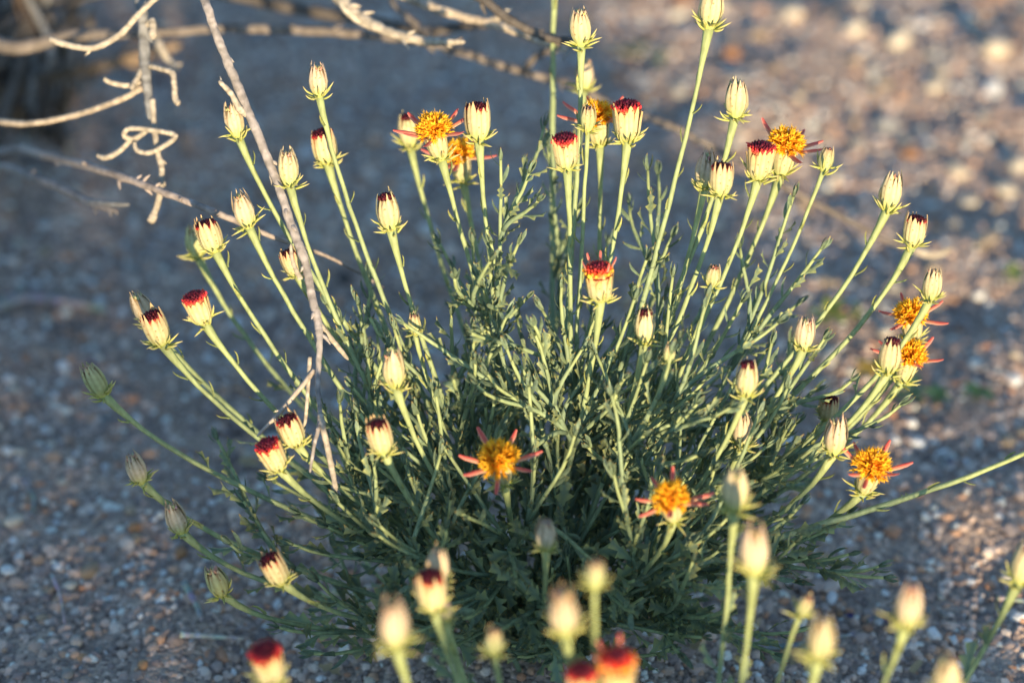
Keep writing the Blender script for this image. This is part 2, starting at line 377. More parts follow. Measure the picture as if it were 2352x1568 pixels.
# ------------------------------------------------------------------ flower heads
CREAM = (.66, .575, .33); PALE = (.64, .53, .37); TANC = (.52, .40, .27); PINK = (.66, .46, .36); GREENY = (.46, .49, .24); YG = (.50, .53, .13)
MAROON = (.075, .008, .014); RED = (.72, .045, .04); ORANGE = (.93, .45, .015); AMBER = (.98, .63, .05)
HL, HW = .0134, .0087      # head length and width, metres
def involucre(mb, rr, prof, n, top, base_c, mid_c, tip_c, tooth=.78, slit=(.36, .25, .14)):
    """overlapping phyllaries round a cup; prof: list of (t, radius)"""
    def rad(t):
        for (a, ra), (b, rb) in zip(prof, prof[1:]):
            if t <= b: return lerp(ra, rb, (t-a)/(b-a))
        return prof[-1][1]
    ts = [0, .12, .3, .5, .68, .82, .93, 1.0]
    # inner lining
    v = []; c = []; f = []; sd = 16
    lin = [t for t in ts if t <= .95]
    for t in lin:
        for k in range(sd):
            a = 2*math.pi*k/sd; r = rad(t)*.90*HW/2
            v.append(Vector((math.cos(a)*r, math.sin(a)*r, t*HL*.97))); c.append(mixc(mixc(base_c, mid_c, t*2), slit, (t-.45)*2))
    for i in range(len(lin)-1):
        for k in range(sd):
            f.append((i*sd+k, i*sd+(k+1) % sd, (i+1)*sd+(k+1) % sd, (i+1)*sd+k))
    mb.add(v, f, c)
    for k in range(n):
        a0 = 2*math.pi*(k+rr.uniform(-.12, .12))/n; hi = top*rr.uniform(.84, 1.13); outer = (k % 2)*.06
        flare = rr.uniform(-.06, .10); tth = tooth+rr.uniform(-.16, .14); tilt = rr.uniform(-.12, .12)
        v = []; c = []; f = []
        shade = rr.uniform(.92, 1.06)
        for t in ts:
            w = math.pi/n*1.10
            if t > tth: w *= max(.07, 1-((t-tth)/(1-tth))**1.5)
            r = (rad(t)*(1+outer)+flare*t*t)*HW/2
            for q in (-1, 0, 1):
                a = a0+q*w+tilt*t*t; rq = r*(1.035 if q == 0 else .955)
                v.append(Vector((math.cos(a)*rq, math.sin(a)*rq, t*hi*HL)))
                cc = mixc(mixc(base_c, GREENY, t*4), mid_c, (t-.1)*2.6)
                cc = mixc(cc, tip_c, (t-.55)*1.8)
                if q and t > .2: cc = mixc(cc, (cc[0]*.66, cc[1]*.55, cc[2]*.45), .5)
                c.append(tuple(x*shade for x in cc))
        for i in range(len(ts)-1):
            for q in (0, 1): f.append((i*3+q, i*3+q+1, i*3+q+4, i*3+q+3))
        mb.add(v, f, c)
OCT_F = [(0, 1, 2), (0, 2, 3), (0, 3, 4), (0, 4, 5), (0, 5, 1), (1, 6, 2), (2, 6, 3), (3, 6, 4), (4, 6, 5), (5, 6, 1)]
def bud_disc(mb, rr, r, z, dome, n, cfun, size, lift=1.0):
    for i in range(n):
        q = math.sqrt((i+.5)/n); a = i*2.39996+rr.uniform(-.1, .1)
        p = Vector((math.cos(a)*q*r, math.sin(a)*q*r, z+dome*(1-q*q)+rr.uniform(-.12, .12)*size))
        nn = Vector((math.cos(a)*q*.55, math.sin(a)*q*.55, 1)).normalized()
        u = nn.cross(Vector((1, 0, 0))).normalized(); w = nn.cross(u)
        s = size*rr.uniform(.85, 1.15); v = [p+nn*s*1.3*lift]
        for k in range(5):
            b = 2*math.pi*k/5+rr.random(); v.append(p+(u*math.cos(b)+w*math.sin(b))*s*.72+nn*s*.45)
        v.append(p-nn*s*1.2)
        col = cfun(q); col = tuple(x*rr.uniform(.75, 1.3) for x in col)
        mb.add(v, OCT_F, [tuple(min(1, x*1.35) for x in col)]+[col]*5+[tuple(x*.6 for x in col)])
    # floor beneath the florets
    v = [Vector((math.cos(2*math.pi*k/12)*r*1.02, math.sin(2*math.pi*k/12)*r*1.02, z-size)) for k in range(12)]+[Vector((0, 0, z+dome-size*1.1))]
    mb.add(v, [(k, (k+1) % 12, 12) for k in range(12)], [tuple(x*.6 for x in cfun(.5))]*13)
def whorl(mb, rr, r0, n=11, big=1.0):
    for k in range(n):
        a = 2*math.pi*(k+rr.uniform(-.35, .35))/n; L_ = rr.uniform(.0032, .0066)*big; el = rr.uniform(-.1, 1.0); cur = rr.uniform(-.35, .75)
        ra = Vector((math.cos(a), math.sin(a), 0)); sd = Vector((-math.sin(a), math.cos(a), 0)); z = Vector((0, 0, 1))
        zz = rr.uniform(-.0016, .0024); p = ra*(r0*.95+max(0, zz)*.45)+z*zz; pts = []; n_ = 5
        for i in range(n_):
            pts.append(p); p = p+(ra*math.cos(el)+z*math.sin(el))*L_/(n_-1); el += cur*.28*rr.uniform(.6, 1.3)
        cl = [mixc(mixc(YG, (.66, .62, .30), i/3.6), (.62, .44, .30), (i/4-.75)*2.2) for i in range(n_)]
        tube(mb, pts, [x*big for x in (.00042, .00048, .00042, .00030, .00008)], cl, 5, 0, 0, rr, False)
def floret(mb, rr, p, d, L_, col, tipc):
    u = d.cross(Vector((.3, .2, 1))).normalized(); w = d.cross(u); v = []; c = []; f = []
    sd = 5; bend = (u*rr.uniform(-1, 1)+w*rr.uniform(-1, 1))*.25
    for i, (t, r) in enumerate(((0, .00028), (.55, .00036), (.85, .00062))):
        q = p+(d+bend*t)*L_*t
        for k in range(sd):
            b = 2*math.pi*k/sd; v.append(q+(u*math.cos(b)+w*math.sin(b))*r); c.append(mixc(col, tipc, t))
    for i in range(2):
        for k in range(sd): f.append((i*sd+k, i*sd+(k+1) % sd, (i+1)*sd+(k+1) % sd, (i+1)*sd+k))
    q = p+(d+bend)*L_
    for k in range(sd):   # spreading lobes
        b = 2*math.pi*(k+.5)/sd; v.append(q+(u*math.cos(b)+w*math.sin(b))*.00135+d*rr.uniform(-.0002, .0008)); c.append(tipc)
        f.append((2*sd+k, 2*sd+(k+1) % sd, 3*sd+k))
    if rr.random() < .6:  # stigma
        n0 = len(v); e = q+(d+bend*2)*L_*.35
        v += [q+u*.0002-d*.0006, q-u*.0002-d*.0006, e]; f.append((n0, n0+1, n0+2)); c += [tipc]*3
    mb.add(v, f, c)
def ray_geom(seed):
    rr = random.Random(seed); v = []; c = []; f = []; n = 6; z = 0; el = .12
    for i in range(n):
        t = i/(n-1); w = (.08, .078, .085, .092, .08, .04)[i]
        y = t
        z += math.sin(el)*.2; el += rr.uniform(-.16, .12)
        for q in (-1, -.4, .4, 1):
            v.append(Vector((q*w, y, z-abs(q)**1.5*w*1.1)))
            cc = mixc((.86, .48, .26), (.88, .15, .13), t*1.5) if abs(q) < .9 else mixc((.90, .74, .48), (.90, .34, .28), t*1.0)
            c.append(cc)
    for i in range(n-1):
        for q in range(3): f.append((i*4+q, i*4+q+1, i*4+q+5, i*4+q+4))
    return mesh('ray_petal', v, f, M_RAY, c)
RAYS = [ray_geom(s) for s in range(4)]
CLOSED = [(0, .42), (.08, .55), (.2, .76), (.36, .90), (.52, .93), (.72, .84), (.88, .68), (1, .52)]
SEMI = [(0, .44), (.06, .62), (.16, .86), (.32, .99), (.55, 1.04), (.75, 1.03), (.9, .95), (1, .88)]
OPEN = [(0, .44), (.06, .62), (.16, .85), (.32, .96), (.58, 1.02), (.8, 1.07), (1, 1.10)]
BELL = [(0, .44), (.08, .56), (.2, .72), (.36, .84), (.58, .93), (.8, .97), (1, 1.0)]
def head(plant, root, base, axis, kind, size=1.0, seed=0, spin=None, rays=None):
    """kinds: S cream closed, T tan closed, P pinkish closed, G greenish closed, M maroon disc between teeth, D dark slit top, R red disc, X fiery red, O orange bloom, E tiny bud"""
    rr = random.Random(900+seed)
    mb = MB(); dm = MB(); wm = MB()
    q = axis.to_track_quat('Z', 'Y').to_matrix().to_4x4()
    q = q @ Matrix.Rotation(rr.uniform(0, 6.28) if spin is None else spin, 4, 'Z')
    mt = Matrix.Translation(base-root) @ q @ Matrix.Scale(size, 4)
    o_disc = None; ray_list = []
    if kind in 'STPGD':
        mid, tip = {'S': (CREAM, PALE), 'T': (PALE, TANC), 'P': (PALE, PINK), 'G': (GREENY, (.55, .50, .30)), 'D': (CREAM, CREAM)}[kind]
        involucre(mb, rr, CLOSED, 11, 1.08, YG, mid, tip, .66)
        if kind == 'D': bud_disc(dm, rr, HW*.30, HL*.93, .0008, 26, lambda q_: MAROON, .0010)
        else:
            bud_disc(dm, rr, HW*.20, HL*.86, .0006, 14, lambda q_: (.42, .30, .17), .0010, 1.9)
    elif kind == 'M':
        involucre(mb, rr, SEMI, 13, 1.04, YG, CREAM, (.68, .44, .24), .72, (.55, .17, .07))
        bud_disc(dm, rr, HW*.45, HL*.86, .0013, 54, lambda q_: mixc(MAROON, (.35, .02, .02), (q_-.75)*3), .00086, 1.15)
    elif kind == 'R':
        involucre(mb, rr, OPEN, 15, .90, YG, CREAM, (.86, .55, .22), .84, (.62, .12, .04))
        bud_disc(dm, rr, HW*.53, HL*.85, .0018, 74, lambda q_: mixc((.085, .006, .018), RED, (q_-.62)*2.7), .00092, 1.15)
    elif kind == 'X':
        involucre(mb, rr, OPEN, 13, .84, YG, CREAM, (.88, .45, .10), .72, (.6, .15, .02))
        bud_disc(dm, rr, HW*.56, HL*.84, .0022, 66, lambda q_: mixc(mixc((.14, .01, .02), (.72, .05, .02), (q_-.4)*3), AMBER, (q_-.82)*4), .00105)
        ray_list = [(rr.uniform(-.2, .2)+a, 1.05, .0058) for a in (0.3, 1.35, 2.5, 3.5, 4.6)]
    elif kind == 'O':
        involucre(mb, rr, BELL, 12, .92, YG, mixc(CREAM, GREENY, .3), CREAM, .80, (.6, .3, .05))
        for i in range(92):
            z_ = 1-1.28*(i+.5)/92; a = i*2.39996; s = math.sqrt(max(0, 1-z_*z_))
            d = Vector((s*math.cos(a), s*math.sin(a), z_*.85+.12)).normalized()
            d = (d+Vector((rr.uniform(-1, 1), rr.uniform(-1, 1), rr.uniform(-1, 1)))*.16).normalized()
            cc = mixc((.85, .30, .01), ORANGE, rr.random())
            floret(dm, rr, Vector((0, 0, HL*.90))+d*HW*.25, d, HW*rr.uniform(.46, .64), cc, mixc(ORANGE, AMBER, rr.uniform(.2, 1)))
        v_ = []  # core beneath the florets
        bud_disc(dm, rr, HW*.36, HL*.92, .0028, 30, lambda q_: (.70, .22, .01), .0012)
        ray_list = [(a, rr.uniform(-.05, .55), rr.uniform(.0095, .0130)) for a in (rays or [rr.uniform(0, .8)+k*.9 for k in range(7)])]
    elif kind == 'E':
        involucre(mb, rr, CLOSED, 9, 1.0, YG, GREENY, (.62, .42, .30), .6)
        bud_disc(dm, rr, HW*.16, HL*.82, .0004, 8, lambda q_: (.30, .15, .10), .0010, 1.5)
    whorl(wm, rr, HW*.27, 16 if kind != 'E' else 10, 1.0 if kind != 'E' else 1.35)
    hd = obj('flower_head', mb.mesh('flower_head', M_BRACT), plant, mt)
    nm = 'disc_florets' if kind in 'MRXOD' else 'pappus'
    obj(nm, dm.mesh(nm, M_FLORET if kind == 'O' else M_DISC), hd)
    obj('bract_whorl', wm.mesh('bract_whorl', M_WHORL), hd)
    for (a, el, L_) in ray_list:
        yv = Vector((math.cos(a)*math.cos(el), math.sin(a)*math.cos(el), math.sin(el))); xv = Vector((-math.sin(a), math.cos(a), 0)); zv = xv.cross(yv)
        if zv.z < 0: xv = -xv; zv = -zv
        m = Matrix((xv*L_, yv*L_, zv*L_)).transposed().to_4x4(); m.translation = Vector((math.cos(a), math.sin(a), 0))*HW*.40+Vector((0, 0, HL*.80))
        obj('ray_petal', rr.choice(RAYS), hd, m)
    return hd

# ------------------------------------------------------------------ the flowering plants
C_ST_LOW = (.15, .21, .145); C_ST_MID = (.24, .305, .165); C_ST_TOP = (.31, .355, .15)
leaves = []          # (world matrix, kind, variant, stem object, plant key)
PL = {}
def new_plant(key, name, loc, label):
    e = empty(name, loc); tag(e, label, 'flowering plant', 'flowering plants rooted in the gravel')
    PL[key] = dict(o=e, root=Vector(loc), stems=[]); return e
new_plant('bush', 'flowering_bush', (0, 0, gz(0, 0)), 'large bushy flowering plant with grey-green toothed leaves and orange flower heads')
FR = ground_at(1560, 2030)
new_plant('front', 'flowering_plant', (FR.x, FR.y, gz(FR.x, FR.y)), 'sparse flowering plant of tall stalks with plump pale buds beside the large bush')
def stem(key, p0, p3, axis, r0, r1, swell, lift=.22, sway=.5, head_on=True, rr=rnd, start_dir=None, name='stem', dens=1.0, pale=0.0):
    pl = PL[key]; L_ = (p3-p0).length
    d0 = ((p3-p0).normalized()*(1-lift)+Vector((0, 0, 1))*lift).normalized() if start_dir is None else start_dir
    p1 = p0+d0*L_*.36; p2 = p3-axis*L_*.30
    n = max(8, int(L_/.008)); pts = bez(p0, p1, p2, p3, n)
    for i in range(1, n-2):
        pts[i] = pts[i]+Vector((rr.uniform(-1, 1), rr.uniform(-1, 1), rr.uniform(-1, 1)))*.0002
    rad = []; col = []
    dist = [0]
    for a, b in zip(pts, pts[1:]): dist.append(dist[-1]+(b-a).length)
    tot = dist[-1]
    for i in range(n):
        t = dist[i]/tot; r = lerp(r0, r1, t)
        if swell: r += (swell-r1)*max(0, 1-(tot-dist[i])/.022)**1.6
        rad.append(r*rr.uniform(.96, 1.04)); cc = mixc(C_ST_LOW, C_ST_MID, t*1.6+pale); cc = mixc(cc, C_ST_TOP, (t-.6)*2.2+pale); col.append(cc)
    mb = MB(); tube(mb, [q-pl['root'] for q in pts], rad, col, 8, .05)
    so = obj(name, mb.mesh(name, M_STEM), pl['o'])
    # leaves up the stem
    az = rr.uniform(0, 6.28); s = tot*.08+rr.uniform(0, .006); fr = frames(pts); i = 0
    end = tot-(.006 if head_on else .001)
    while s < end:
        while i < n-2 and dist[i+1] < s: i += 1
        t = s/tot; k = (s-dist[i])/max(1e-6, dist[i+1]-dist[i]); p = pts[i].lerp(pts[i+1], k); tan = fr[i][0]
        low = p.z < .115 or not head_on
        kind = 'toothed' if (low and t < .8 and rr.random() < (.85 if p.z < .08 else .5)) else ('hook' if head_on else 'lance')
        size = rr.uniform(.0085, .0150) if kind == 'toothed' else rr.uniform(.0055, .0090)
        if not head_on and kind == 'lance': size *= 1.2
        rad_here = lerp(rad[i], rad[i+1], k)
        m = leaf_matrix(p, tan, az, rr.uniform(.45, .95), size*(1 if p.z < .08 else .82), rr.uniform(.8, 1.25)*(1 if p.z < .08 or kind != 'toothed' else .72))
        off = (m.to_3x3() @ Vector((0, 1, 0))).normalized(); off = off-tan*off.dot(tan)
        m.translation = p+off.normalized()*rad_here*.7
        leaves.append((m, kind, rr.randrange(6), so, key)); az += 2.4+rr.uniform(-.4, .4)
        s += (lerp(.0042, .0150, min(1, t*1.2)) if head_on else lerp(.0038, .0062, t))*rr.uniform(.7, 1.3)/dens
    if not head_on:
        for k in range(5):
            m = leaf_matrix(pts[-1], fr[-1][0], k*1.3+rr.random(), rr.uniform(.15, .55), rr.uniform(.0045, .0075), rr.uniform(.8, 1.1))
            leaves.append((m, 'lance', rr.randrange(6), so, key))
    pl['stems'].append((pts, so)); return so
FR_D = -.15
HEADS = [  # base x, y, tip x, y, kind, depth from the plane of focus, size, lean to the lens, plant
 (1335, 105, 1330, 22, 'S', .000, 1.00, .40, 0), (1628, 65, 1636, -18, 'S', -.010, 1.05, .40, 0), (733, 222, 730, 152, 'P', .000, .92, .40, 0),
 (1688, 270, 1691, 190, 'S', .000, 1.0, .40, 0), (1341, 208, 1343, 140, 'T', .085, 1.0, .30, 0), (547, 314, 533, 245, 'T', .000, .95, .40, 0),
 (666, 428, 659, 335, 'S', -.005, 1.0, .25, 0), (752, 375, 741, 300, 'M', .030, 1.0, .45, 0), (942, 338, 934, 265, 'D', .065, 1.0, .40, 0),
 (1014, 365, 993, 285, 'O', .010, 1.02, .55, 0), (1064, 418, 1053, 350, 'O', .050, 1.0, .45, 0), (1100, 320, 1096, 232, 'M', .000, 1.10, .42, 0),
 (1378, 335, 1367, 245, 'O', .030, 1.0, .50, 0), (1350, 300, 1352, 238, 'E', .000, .78, .50, 0), (1441, 322, 1437, 238, 'R', .000, 1.08, .42, 0),
 (1303, 388, 1293, 305, 'R', -.010, 1.08, .48, 0), (1617, 432, 1622, 360, 'P', .006, .95, .40, 0), (1654, 448, 1656, 370, 'M', -.012, 1.0, .48, 0),
 (1741, 412, 1746, 332, 'R', .000, 1.05, .45, 0), (1792, 402, 1803, 318, 'O', .020, 1.05, .50, 0), (1891, 393, 1900, 350, 'E', .000, .72, .35, 0),
 (2038, 482, 2049, 400, 'S', .000, 1.0, .35, 0), (2094, 566, 2101, 485, 'M', .000, 1.0, .45, 0), (2136, 688, 2141, 612, 'S', -.010, .95, .42, 0),
 (2097, 785, 2087, 722, 'O', .020, .95, .50, 0), (2072, 876, 2086, 805, 'O', .020, 1.0, .50, 0), (2038, 856, 2044, 780, 'D', -.012, 1.05, .45, 0),
 (494, 577, 471, 497, 'M', .000, 1.0, .45, 0), (455, 590, 444, 522, 'G', .065, .95, .40, 0), (572, 522, 551, 448, 'T', -.005, .98, .38, 0),
 (682, 632, 655, 558, 'M', .020, .88, .50, 0), (470, 742, 447, 672, 'R', -.010, 1.02, .50, 0), (373, 790, 350, 716, 'M', .000, 1.0, .50, 0),
 (345, 742, 317, 680, 'T', .022, .95, .45, 0), (238, 908, 206, 838, 'G', .000, 1.0, .45, 0), (898, 528, 887, 448, 'D', -.005, 1.0, .42, 0),
 (1379, 690, 1372, 605, 'X', -.020, 1.08, .50, 0), (1480, 786, 1481, 708, 'D', -.020, 1.0, .45, 0), (1845, 802, 1848, 733, 'P', -.010, 1.0, .45, 0),
 (1634, 656, 1638, 622, 'E', -.010, .72, .60, 0), (1713, 907, 1715, 828, 'D', -.035, 1.02, .48, 0), (909, 888, 901, 808, 'S', -.030, 1.0, .45, 0),
 (882, 1038, 865, 960, 'M', -.040, 1.02, .55, 0), (682, 1022, 657, 945, 'M', -.020, 1.02, .55, 0), (643, 1078, 614, 1010, 'R', -.025, .98, .55, 0),
 (326, 1108, 307, 1045, 'T', .000, .95, .50, 0), (417, 1222, 396, 1150, 'T', .000, .98, .50, 0), (512, 1366, 491, 1298, 'G', -.010, .98, .55, 0),
 (648, 1338, 617, 1262, 'M', -.035, .98, .55, 0), (1158, 1106, 1142, 1040, 'O', -.030, 1.08, .75, 0), (1547, 1194, 1536, 1135, 'O', -.050, 1.0, .70, 0),
 (1982, 1130, 1997, 1062, 'O', -.010, 1.05, .60, 0), (1914, 1042, 1920, 950, 'P', -.015, 1.05, .40, 0), (1899, 962, 1902, 903, 'M', .030, .9, .6, 0),
 (1705, 1025, 1703, 952, 'T', -.015, .92, .40, 0), (1254, 1262, 1252, 1190, 'T', -.070, .88, .45, 0),
 (1687, 1170, 1687, 1092, 'S', -.100, .98, .45, 1), (1732, 1314, 1728, 1232, 'P', -.130, 1.0, .45, 1), (910, 1484, 904, 1398, 'P', -.160, 1.05, .45, 1),
 (1299, 1452, 1291, 1375, 'T', -.155, 1.0, .50, 1), (1419, 1592, 1414, 1520, 'X', -.150, 1.1, .55, 1), (1332, 1610, 1333, 1552, 'R', -.150, .9, .5, 1),
 (1880, 1512, 1886, 1422, 'S', -.150, 1.0, .45, 1), (2079, 1436, 2087, 1350, 'P', -.140, 1.0, .45, 1), (2168, 1602, 2171, 1522, 'S', -.150, 1.0, .45, 1),
 (2338, 1336, 2352, 1262, 'S', -.080, .95, .45, 1), (627, 1566, 614, 1488, 'R', -.110, 1.0, .55, 1), (997, 1400, 988, 1312, 'M', -.100, 1.0, .50, 1),
 (1003, 1345, 1005, 1280, 'T', -.085, .85, .45, 1), (1025, 1424, 1021, 1385, 'P', -.080, .55, .45, 1), (1135, 1500, 1135, 1470, 'E', -.12, .7, .5, 1),
 (953, 765, 952, 735, 'E', -.010, .6, .5, 0), (1535, 832, 1537, 798, 'E', -.030, .6, .5, 0), (1836, 1412, 1846, 1388, 'E', -.100, .6, .5, 1), (1365, 1350, 1366, 1330, 'E', -.165, .6, .4, 1)]
for i, (xb, yb, xt, yt, kind, dd, sz, lean, pk) in enumerate(HEADS):
    key = 'front' if pk else 'bush'; rr = random.Random(i*17+5); root = PL[key]['root']
    b = P(xb, yb, dd); iv = Vector((xt-xb, -(yt-yb), 0)).normalized()
    ax = (RT*iv.x*math.sqrt(1-lean*lean)+UP*iv.y*math.sqrt(1-lean*lean)-AX*lean).normalized()
    sz *= (1.14 if pk else 1.0)*rr.uniform(.94, 1.08)
    hd = head(PL[key]['o'], root, b, ax, kind, sz, i)
    ang = rr.uniform(0, 6.28); q = .016*math.sqrt(rr.random()) if not pk else .05*math.sqrt(rr.random())
    p0 = root+Vector((math.cos(ang)*q, math.sin(ang)*q, -.004))
    out = b-p0; p0 += Vector((out.x, out.y, 0))*.06
    if pk:
        p0.x = lerp(root.x, b.x, .55); p0.y = lerp(root.y, b.y, .2); p0.z = gz(p0.x, p0.y)-.004
    tan_end = (ax*.55+(b-p0).normalized()*.45).normalized()
    stem(key, p0, b+ax*.0004, tan_end, .00118*rr.uniform(.85, 1.15), .00088 if kind != 'E' else .0007, .0020*sz if kind != 'E' else .0011, lift=rr.uniform(.1, .28), rr=rr, name='stem', pale=.25 if pk else 0)

# leafy shoots seen singly, then the mass of the bush
SHOOTS = [(1150, 368, .0), (1215, 398, .0), (1236, 462, -.005), (1128, 560, 0), (1886, 572, .0), (1822, 452, .01), (1772, 788, -.01), (1893, 778, .0), (1566, 950, -.03),
 (2030, 1326, .0), (2018, 1300, .01), (1950, 1272, .0), (1945, 1182, .0), (868, 1160, -.04), (858, 1060, -.03), (1250, 290, .03), (1488, 392, .02), (1512, 402, .04), (1258, 330, .05),
 (1542, 545, .02), (1955, 875, .0), (2068, 930, .0), (1905, 1000, .01), (1110, 660, 0), (1060, 690, -.01), (1190, 560, .01), (1700, 570, .02), (1445, 470, .04), (1670, 1190, -.04),
 (820, 690, .02), (850, 640, .03), (780, 745, .01), (750, 700, .02), (1010, 560, .04), (1085, 560, .03), (1330, 480, .05), (1395, 560, .06), (1560, 690, .03), (1790, 930, .0), (1830, 700, .03),
 (1000, 900, -.02), (1120, 860, -.02), (1230, 770, -.02), (1290, 660, 0), (760, 980, .0), (700, 900, .02), (690, 1180, -.01), (560, 1150, .02), (500, 1010, .03), (530, 1250, .0), (620, 1100, .03),
 (640, 1440, .0), (720, 1500, .0), (830, 1440, -.02), (1060, 1180, -.05), (1320, 1000, -.04), (1410, 1090, -.05), (1480, 1000, -.03), (1640, 1080, -.03), (1800, 1190, -.02), (1760, 1290, -.03), (1870, 1440, .01),
 (1780, 1500, .0), (1650, 1420, -.03), (1560, 1500, -.03), (1180, 1340, -.06), (1060, 1420, -.05), (940, 1300, -.05), (900, 1370, -.04), (1380, 1300, -.06), (1460, 1400, -.05)]
def shoot(x, y, dd, rr, frm=None):
    tip = P(x, y, dd)
    if tip.z < .012: tip = P(x, y, dd); tip.z = .014
    st = PL['bush']['stems']
    # start from the stem whose middle lies nearest the way to this tip
    best = None
    for pts, so in rr.sample(st, min(40, len(st))):
        for t in (.2, .32, .45, .58):
            q = pts[int(t*(len(pts)-1))]; d = (tip-q).length
            if d < .022: continue
            tq = (pts[int(t*(len(pts)-1))+1]-q).normalized(); cost = d+.35*abs(d-.06)+max(0, q.z-tip.z+.02)*2+.10*(1-tq.dot((tip-q).normalized()))
            if best is None or cost < best[0]: best = (cost, q, pts[int(t*(len(pts)-1))+1]-q)
    q, tn = best[1], best[2].normalized(); L_ = (tip-q).length
    ax = ((tip-q).normalized()*.9+Vector((0, 0, .25))+Vector((rr.uniform(-.25, .25), rr.uniform(-.25, .25), 0))).normalized()
    stem('bush', q, tip, ax, .0011, .0006, 0, head_on=False, rr=rr, start_dir=(tn+(tip-q).normalized()).normalized(), name='leafy_shoot')
# two tall stalks that run out of the picture
stem('bush', Vector((.006, .012, 0)), P(1274, -60, .075), (UP*.95-AX*.3+RT*.02).normalized(), .0015, .0011, .002, rr=random.Random(77))
head(PL['bush']['o'], PL['bush']['root'], P(1274, -60, .075), (UP*.92-AX*.4).normalized(), 'S', 1.0, 501)
stem('bush', P(1500, 1330, -.01), P(2354, 1040, .0), (RT*.9+UP*.42).normalized(), .0015, .0009, 0, rr=random.Random(78), head_on=True, name='stem', start_dir=(RT*.8+UP*.3).normalized())
for i, (x, y, dd) in enumerate(SHOOTS): shoot(x, y, dd, random.Random(3000+i))
for i in range(210):
    rr = random.Random(5000+i); ang = rr.uniform(0, math.pi*2); q = math.sqrt(rr.random())
    x = 1270+620*q*math.cos(ang); y = 1200+330*q*math.sin(ang)
    if y < 1200: x = 1300+(x-1270)*.92; y = 1200+(y-1200)*1.55
    dd = rr.uniform(-.05, .07)
    shoot(x, y, dd, rr)
for i in range(120):
    rr = random.Random(7000+i); x = rr.uniform(780, 1880); top = 560+((x-1300)/600)**2*260; y = top+rr.random()**.8*(1080-top)
    shoot(x, y, rr.uniform(-.03, .06), rr)
# leaves: those that show largest are objects, the rest is one mass
key_f = []
for m, kind, vi, so, key in leaves:
    x, y, d = proj(m.translation); sz = m.col[1].xyz.length*m.col[0].xyz.length
    vis = -20 < x < 2372 and -20 < y < 1588 and d > .70
    key_f.append((sz/d/d if vis else 0))
order = sorted(range(len(leaves)), key=lambda i: -key_f[i]); big = set(order[:290])
mass = {'bush': MB(), 'front': MB()}
for i, (m, kind, vi, so, key) in enumerate(leaves):
    ml = Matrix.Translation(-PL[key]['root']) @ m
    if i in big: obj('leaf', LM[kind][vi], so, ml)
    else:
        g = LV[kind][vi]; k = random.Random(i).uniform(.75, 1.25)
        mass[key].add([ml @ q for q in g[0]], g[1], [tuple(x*k for x in c) for c in g[2]])
for key, mb in mass.items():
    if mb.v: tag(obj('foliage', mb.mesh('foliage', M_LEAF), PL[key]['o']), kind='stuff')

# ------------------------------------------------------------------ dead shrub with bare branches
C_TW = (.17, .145, .13); C_TWP = (.38, .33, .27); C_TWD = (.11, .095, .085); C_TWG = (.20, .20, .205)  # base tone is darkened and greyed to paint in the shrub's shade
def twig(name, parent, root, ctrl, col, seed=0, nubs=6, per=9, rough=.07):
    rr = random.Random(seed); pts, rad = smooth_path([(q, r) for q, r in ctrl], per)
    for i in range(1, len(pts)-1):
        pts[i] = pts[i]+Vector((rr.uniform(-1, 1), rr.uniform(-1, 1), rr.uniform(-1, 1)))*rad[i]*.07
        rad[i] *= rr.uniform(.93, 1.07)
    rad[-1] *= .35; rad[-2] *= .75
    mb = MB(); cols = [tuple(x*k for x in col) for k in [rr.uniform(.72, 1.2) for _ in pts]]
    tube(mb, [q-root for q in pts], rad, cols, 8, .06, rough, rr)
    fr = frames(pts)
    for _ in range(nubs):      # stubs and buds
        i = rr.randrange(1, len(pts)-1); t, u, w = fr[i]; a = rr.uniform(0, 6.28); d = (t*.6+u*math.cos(a)+w*math.sin(a)).normalized()
        L_ = rad[i]*rr.uniform(1.6, 3.4); p = pts[i]-root
        tube(mb, [p, p+d*L_*.6, p+d*L_+t*L_*.3], [rad[i]*.6, rad[i]*.45, rad[i]*.08], tuple(min(1, x*1.15) for x in col), 6, 0, .1, rr)
    return obj(name, mb.mesh(name, M_TWIG), parent)
def px(lst, dscale=1.0):
    return [(P(x, y, dd), r) for x, y, dd, r in lst]
SB = ground_at(-120, 60); SB.z = gz(SB.x, SB.y)
shrub = empty('dead_shrub', SB); tag(shrub, 'bare dead shrub with weathered grey branches reaching over the gravel', 'dead shrub')
ORG = P(-260, -250, .33)
trunk = twig('trunk', shrub, SB, [(SB-Vector((0, 0, .02)), .016), (SB.lerp(ORG, .5)+Vector((.01, 0, .01)), .012), (ORG, .009), (ORG+Vector((.01, -.03, .10)), .006)], C_TWD, 1, 10)
TOP = ORG+Vector((.01, -.03, .10))
def br(name, start, lst, col, seed, nubs=6, parent=None):
    return twig(name, parent or shrub, SB, ([start] if start else [])+px(lst), col, seed, nubs)
